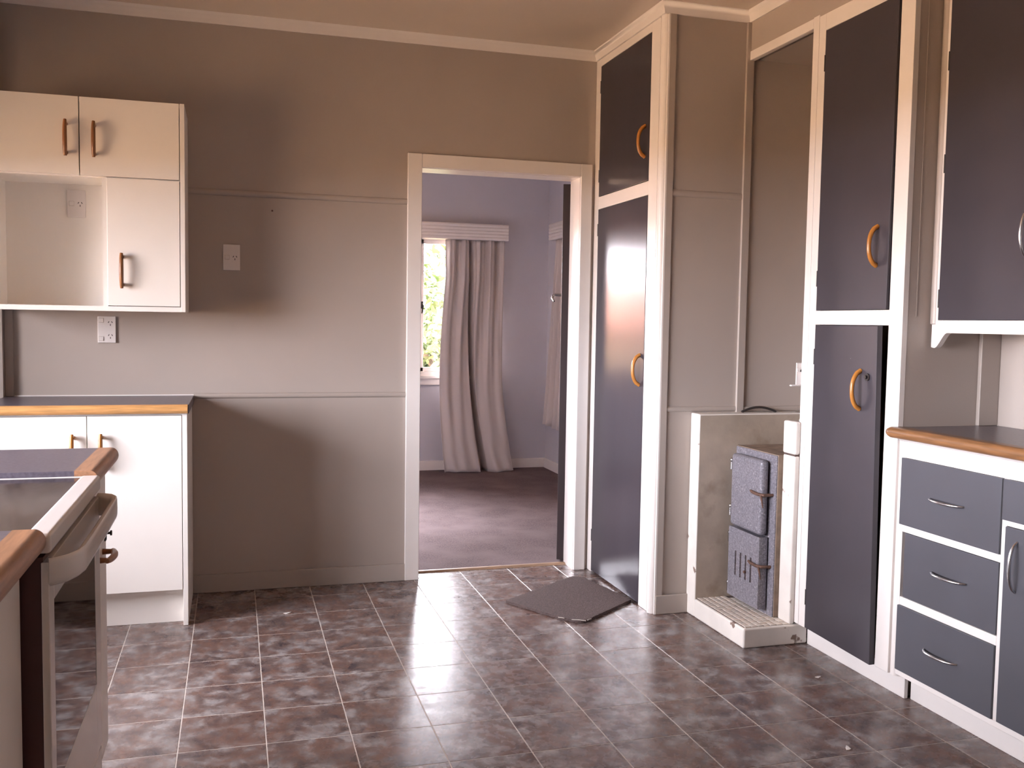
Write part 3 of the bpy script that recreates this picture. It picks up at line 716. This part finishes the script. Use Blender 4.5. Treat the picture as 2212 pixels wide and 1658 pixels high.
b = B(); h = .0185; zc = .9135
pr = [(2.556, .895)] + [(2.523 - .018 * math.cos(a), zc + h * math.sin(a)) for a in [math.pi * (k / 12 - .5) for k in range(13)]] + [(2.556, .932)]
b.prism(pr, 'y', YE, -1.837)
b.prism([(u + .0, v) for u, v in pr if u < 2.55] + [], 'y', -1.838, -1.826) if False else None
b.tube([(2.5285, -1.840, zc), (2.5285, -1.830, zc), (2.5295, -1.823, zc), (2.531, -1.819, zc)], [(.0235, .0185), (.0225, .0180), (.0195, .0155), (.012, .010)], 16, up=(0, 0, 1))
b.build('wood_edge', 'wood', rt)

# ------------------------------------------------------------------ right wall cupboard above the bench
rc = thing('wall_cupboard', 'white framed wall cupboard with a dark door hung above the right bench', 'cupboard', (2.8, -2.1, 1.2))
UX = 2.650
ff = B().box(UX, UX + .02, -1.880, -1.868, 1.2885, 2.50, .001).box(UX, UX + .02, -2.95, -1.868, 1.2745, 1.2885, .001).box(UX, UX + .02, -2.95, -1.868, 2.50, 2.57, .001)
ff.box(UX, UX + .02, -2.335, -2.290, 1.2885, 2.50, .001).box(UX, UX + .02, -2.95, -2.90, 1.2885, 2.50, .001)
ff.build('face_frame', 'white', rc)
B().box(UX + .022, XR - .001, -2.95, -1.84, 1.262, 1.275).box(UX + .03, UX + .035, -2.94, -1.85, 1.27, 2.56).box(UX + .02, XR - .001, -2.95, -2.935, 1.27, 2.57).build('carcass', 'wall', rc)
bd = B().cyl((UX + .014, -1.8545, 1.277), (UX + .014, -1.8545, 2.572), .0185, 18).ball((UX + .014, -1.8545, 1.279), (.0183, .0183, .008), 14); bd.build('corner_bead', 'wall', rc)
vp = [(-1.852, 1.2745), (-1.852, 1.199)] + [(-1.866 - .058 * t, 1.1965 + .0505 * (3 * t * t - 2 * t ** 3)) for t in [k / 14 for k in range(15)]] + [(-2.95, 1.247), (-2.95, 1.2745)]
B().prism(vp, 'x', UX, UX + .02).build('valance', 'white', rc)
for y1, y0, hy in ((-1.881, -2.289, -2.238), (-2.336, -2.899, -2.39)):
    d = B().box(UX - .003, UX + .017, y0, y1, 1.2895, 2.499, .002).build('door', 'dark_dull', rc)
    bow_handle(d, (UX - .003, hy, 1.545), (-1, 0, 0), .073, .028, 'steel', r_end=.0035, r_mid=.0055)
    if y1 > -2:
        for zc in (2.13, 1.80, 1.36): B().cyl((UX - .002, -1.8805, zc - .03), (UX - .002, -1.8805, zc + .03), .003, 8).build('hinge', 'iron', d)

# ------------------------------------------------------------------ carpet offcut mat
mp = [(1.581, -.483), (1.99, -.180), (2.02, -.168), (2.06, -.190), (2.138, -.601), (1.835, -.833), (1.80, -.832), (1.74, -.77)]
pts = []
for i, (x, y) in enumerate(mp):
    x2, y2 = mp[(i + 1) % len(mp)]; L_ = math.hypot(x2 - x, y2 - y); n = max(1, int(L_ / .012))
    for k in range(n):
        t = k / n; j = random.uniform(-.0022, .0022)
        pts.append((x + (x2 - x) * t + j, y + (y2 - y) * t + j))
b = B(); Vb = [b.bm.verts.new((x, y, .001)) for x, y in pts]; Vt = [b.bm.verts.new((x, y, .0125 + random.uniform(-.001, .001))) for x, y in pts]
cx_, cy_ = 1.86, -.5
b.bm.faces.new(Vb); n = len(pts)
Vi = [b.bm.verts.new((x + (cx_ - x) * .04, y + (cy_ - y) * .04, .014)) for x, y in pts]
for i in range(n):
    k = (i + 1) % n
    b.bm.faces.new((Vb[i], Vb[k], Vt[k], Vt[i])); b.bm.faces.new((Vt[i], Vt[k], Vi[k], Vi[i]))
b.bm.faces.new(Vi)
dm = thing('door_mat', 'brown carpet offcut mat lying askew on the tiles by the doorway', 'mat', (1.86, -.5, 0))
b.build('pile', 'mat', dm)
for (xa, ya), (xb, yb) in (((1.775, -.812), (1.83, -.838)), ((1.838, -.835), (1.862, -.818)), ((1.73, -.768), (1.752, -.785))):
    B().tube([(xa, ya, .012), ((xa + xb) / 2, (ya + yb) / 2 - .004, .014), (xb, yb, .011)], .0018, 6).build('frayed_thread', 'thread', dm)

# ------------------------------------------------------------------ crumbs of paint on the floor
for fx, fy, fs, ang, near in ((.627, -.405, .022, .4, 'by the back skirting'), (2.176, -2.135, .020, 1.1, 'before the dark drawers'), (2.430, -1.61, .016, .2, 'beside the plinth of the ajar cupboard')):
    pts = [(fs * math.cos(a) * r, fs * .45 * math.sin(a) * r) for a, r in ((.2, 1), (1.3, .7), (2.4, .95), (3.4, .6), (4.5, 1), (5.6, .7))]
    c_, s_ = math.cos(ang), math.sin(ang)
    fo = B().prism([(fx + u * c_ - v * s_, fy + u * s_ + v * c_) for u, v in pts], 'z', 0.0, .0015).build('paint_flake', 'white', loc=(fx, fy, 0))
    tag(fo, 'small white paint flake on the floor tiles ' + near, 'paint flake', 'paint flakes on the floor')

# ------------------------------------------------------------------ far room: pelmets and curtains
def reeded(b, axis, a0, a1, f, back, z0, z1, n=5):
    """pelmet box with a reeded front at coordinate f, running from a0 to a1 along axis"""
    pr = [(back, z0)]; h = (z1 - z0) / n; s = 1 if back > f else -1
    for k in range(n):
        for j in range(5):
            t = j / 5; pr.append((f + s * (.006 - .006 * math.sin(math.pi * t)), z0 + h * (k + t)))
    pr += [(f + s * .006, z1), (back, z1)]
    return b.prism(pr, axis, a0, a1)
p1 = tag(reeded(B(), 'x', -.45, 2.606, 3.125, BY1 - .002, 1.932, 2.063).build('curtain_pelmet', 'white', loc=(1.4, 3.2, 1.93)), 'long white reeded pelmet over the curtain facing the doorway', 'pelmet')
p2 = tag(reeded(B(), 'y', .45, 2.945, 2.895, BX1 - .002, 1.932, 2.066).build('curtain_pelmet', 'white', loc=(2.95, 2, 1.93)), 'white reeded pelmet on the side wall behind the open door', 'pelmet')

def curtain1(u, v):
    # u across, v from hem (0) to heading (1)
    xl = 2.080 - .048 * math.sin(math.pi * min(1, v * 1.2)) + .012 * v
    xr = 2.585 + .082 * max(0, 1 - v / .42) ** 1.6 - .02 * math.sin(math.pi * v)
    x = xl + (xr - xl) * u
    amp = .017 + .012 * v
    y = 3.190 - .085 * (1 - v) ** .8
    y += amp * math.sin(2 * math.pi * (5.2 * u + .30 * math.sin(4 * u + 1.5 * v))) * (.45 + .55 * v)
    y += .012 * v ** 2 * math.sin(2 * math.pi * (11.5 * u + .2)) + .006 * math.sin(23 * u + 7 * v)
    # deep fold that opens towards the hem
    uc_ = .575 - .16 * v; wd = .022 + .026 * (1 - v)
    y += (.19 - .10 * v) * math.exp(-((u - uc_) / wd) ** 6)
    y -= .050 * (1 - v) ** 1.3 * (math.exp(-((u - .30) / .2) ** 2) + .9 * math.exp(-((u - .82) / .14) ** 2))
    # creases kicked up where the cloth meets the floor
    y += .010 * max(0, 1 - v / .2) * math.sin(31 * u + 26 * v)
    z = .012 + v * 1.922 + .006 * math.sin(7 * u) * (1 - v)
    return Vector((x, min(y, 3.264), z))
cu = B().grid(curtain1, 200, 70).build('curtain', 'curtain', loc=(2.35, 3.15, 0))
sm = cu.modifiers.new('cloth', 'SOLIDIFY'); sm.thickness = .003
tag(cu, 'full length taupe curtain gathered in folds beside the far window', 'curtain')
def curtain2(u, v):
    yl = 3.10 - .22 * v ** .8; yr = 2.35
    y = yl + (yr - yl) * u
    x = 2.935 + (.026 - .008 * v) * math.sin(2 * math.pi * 6 * u + 1 + .6 * v) + .008 * math.sin(21 * u) - .02 * (1 - v)
    return Vector((x, y, .405 + v * 1.529 + .006 * math.sin(9 * u) * (1 - v)))
cu2 = B().grid(curtain2, 90, 30).build('curtain', 'curtain', loc=(2.93, 2.7, .4))
sm = cu2.modifiers.new('cloth', 'SOLIDIFY'); sm.thickness = .003
tag(cu2, 'shorter taupe curtain hanging on the side wall behind the open door', 'curtain')

# ------------------------------------------------------------------ outside
g = B().box(-60, 60, -60, 90, -1.2, -1.0).build('ground', 'bounce_ground', loc=(0, 10, -1.0)); g['kind'] = 'structure'; g['label'] = 'unseen ground outside the windows, tinted to bounce warm light'
def tree(label, cx, cy, base, height, rad, nl, seed, ls=.11):
    rnd = random.Random(seed); t = thing('leafy_tree', label, 'tree', (cx, cy, base), 'trees outside the far window')
    b = B().tube([(cx, cy, base), (cx + .08, cy, base + height * .35), (cx - .05, cy + .1, base + height * .7)], [.12, .09, .04], 8)
    for k in range(5):
        a = k * 1.3; b.tube([(cx, cy, base + height * (.3 + .07 * k)), (cx + rad * .6 * math.cos(a), cy + rad * .6 * math.sin(a), base + height * (.55 + .07 * k))], [.05, .015], 6)
    b.build('trunk', 'bark', t)
    f = B(); cl = [(cx + rnd.uniform(-.6, .6) * rad, cy + rnd.uniform(-.6, .6) * rad, base + height * rnd.uniform(.30, .88), rad * rnd.uniform(.30, .52)) for _ in range(14)]
    for _ in range(nl):
        c = rnd.choice(cl); d = Vector((rnd.gauss(0, 1), rnd.gauss(0, 1), rnd.gauss(0, 1))).normalized() * c[3] * rnd.uniform(.55, 1) ** .5
        p = Vector(c[:3]) + d; a = Vector((rnd.gauss(0, 1), rnd.gauss(0, 1), rnd.gauss(0, 1))).normalized(); bb = a.cross(Vector((rnd.gauss(0, 1), rnd.gauss(0, 1), 1))).normalized()
        s = ls * rnd.uniform(.6, 1.2)
        f.bm.faces.new([f.bm.verts.new(p + a * s), f.bm.verts.new(p + bb * s * .45), f.bm.verts.new(p - a * s), f.bm.verts.new(p - bb * s * .45)])
    o = f.build('foliage', 'leaf', t, smooth=False); o['kind'] = 'stuff'
tree('bushy pale green tree outside the far window, nearest the glass', 3.35, 9.6, -1.0, 2.95, 1.4, 7000, 3, .085)
tree('taller pale green tree further out beyond the far window', 5.0, 16.5, -1.0, 3.6, 2.4, 4200, 5, .16)
hs = thing('neighbour_house', 'neighbouring house with terracotta roof beyond the far garden', 'house', (-4.5, 16.5, -1.0))
B().box(-9.5, 1.2, 14.5, 20, -1.0, 1.25).build('house_wall', 'brickwall', hs)
rf = B(); rv = [rf.bm.verts.new(p) for p in ((-10, 14, 1.22), (1.7, 14, 1.22), (1.7, 20.5, 1.22), (-10, 20.5, 1.22), (-7.6, 17.2, 2.5), (-.7, 17.2, 2.5))]
for q in ((0, 1, 5, 4), (1, 2, 5), (2, 3, 4, 5), (3, 0, 4), (3, 2, 1, 0)): rf.bm.faces.new([rv[i] for i in q])
rf.build('roof', 'roof', hs, smooth=False)
for x in (-7.6, -1.6):
    wv = B().box(x - .6, x + .6, 14.46, 14.52, -.1, .9).build('house_window', 'white', hs)
    B().box(x - .52, x + .52, 14.45, 14.47, -.02, .82).build('pane', 'ovenglass', wv)

# ------------------------------------------------------------------ labels for the setting
for nm, text in {
    'wall_back': 'warm grey painted wall around the open doorway', 'wall_bedroom_near': 'far room side of the doorway wall',
    'wall_corner': 'short wall pier at the end of the back bench', 'wall_left_unseen': 'unseen window wall, set back to light the cupboards',
    'wall_right': 'painted wall behind the right bench', 'wall_rear': 'plain painted rear wall',
    'wall_bedroom_far': 'blue grey wall with the curtained window', 'wall_bedroom_right': 'blue grey side wall behind the open door',
    'wall_bedroom_left': 'blue grey wall opposite the open door', 'wall_alcove': 'panelled side wall beside the iron stove',
    'wall_bulkhead': 'painted bulkhead above the stove alcove', 'wall_nook': 'painted end wall between tall cupboard and right bench',
    'trim_1': 'white lintel board over the stove alcove', 'trim_2': 'white stepped cornice round the kitchen ceiling',
    'trim_3': 'upper half-round rail on the back wall', 'trim_4': 'lower half-round rail at bench height on the back wall',
    'trim_5': 'upper batten across the alcove side wall', 'trim_6': 'lower batten across the alcove side wall',
    'trim_7': 'batten just above the concrete ledge', 'trim_8': 'upright batten beside the corner bead',
    'trim_9': 'upright batten at the alcove opening', 'trim_10': 'thin white upright strip beside the corner bead',
    'trim_11': 'upright corner batten at the end of the right bench', 'trim_12': 'upright corner batten above the back bench',
    'trim_13': 'fine upright panel joint above the right bench', 'trim_14': 'white jamb lining of the doorway',
    'trim_15': 'white architrave on the socket side of the doorway', 'trim_16': 'white architrave on the cupboard side of the doorway',
    'trim_17': 'white architrave over the doorway', 'trim_18': 'tan threshold strip between tiles and carpet',
    'trim_19': 'white architrave on the far room side of the doorway', 'baseboard_back': 'painted skirting board along the back wall',
    'baseboard_alcove': 'short painted skirting beside the concrete surround', 'baseboard_bedroom_far': 'white skirting board under the curtained window',
    'baseboard_bedroom_right': 'white skirting board behind the open door', 'window_2': 'white casement window on the side wall of the far room',
    'window_3': 'wide white casement window lighting the kitchen'}.items():
    if nm in bpy.data.objects: bpy.data.objects[nm]['label'] = text
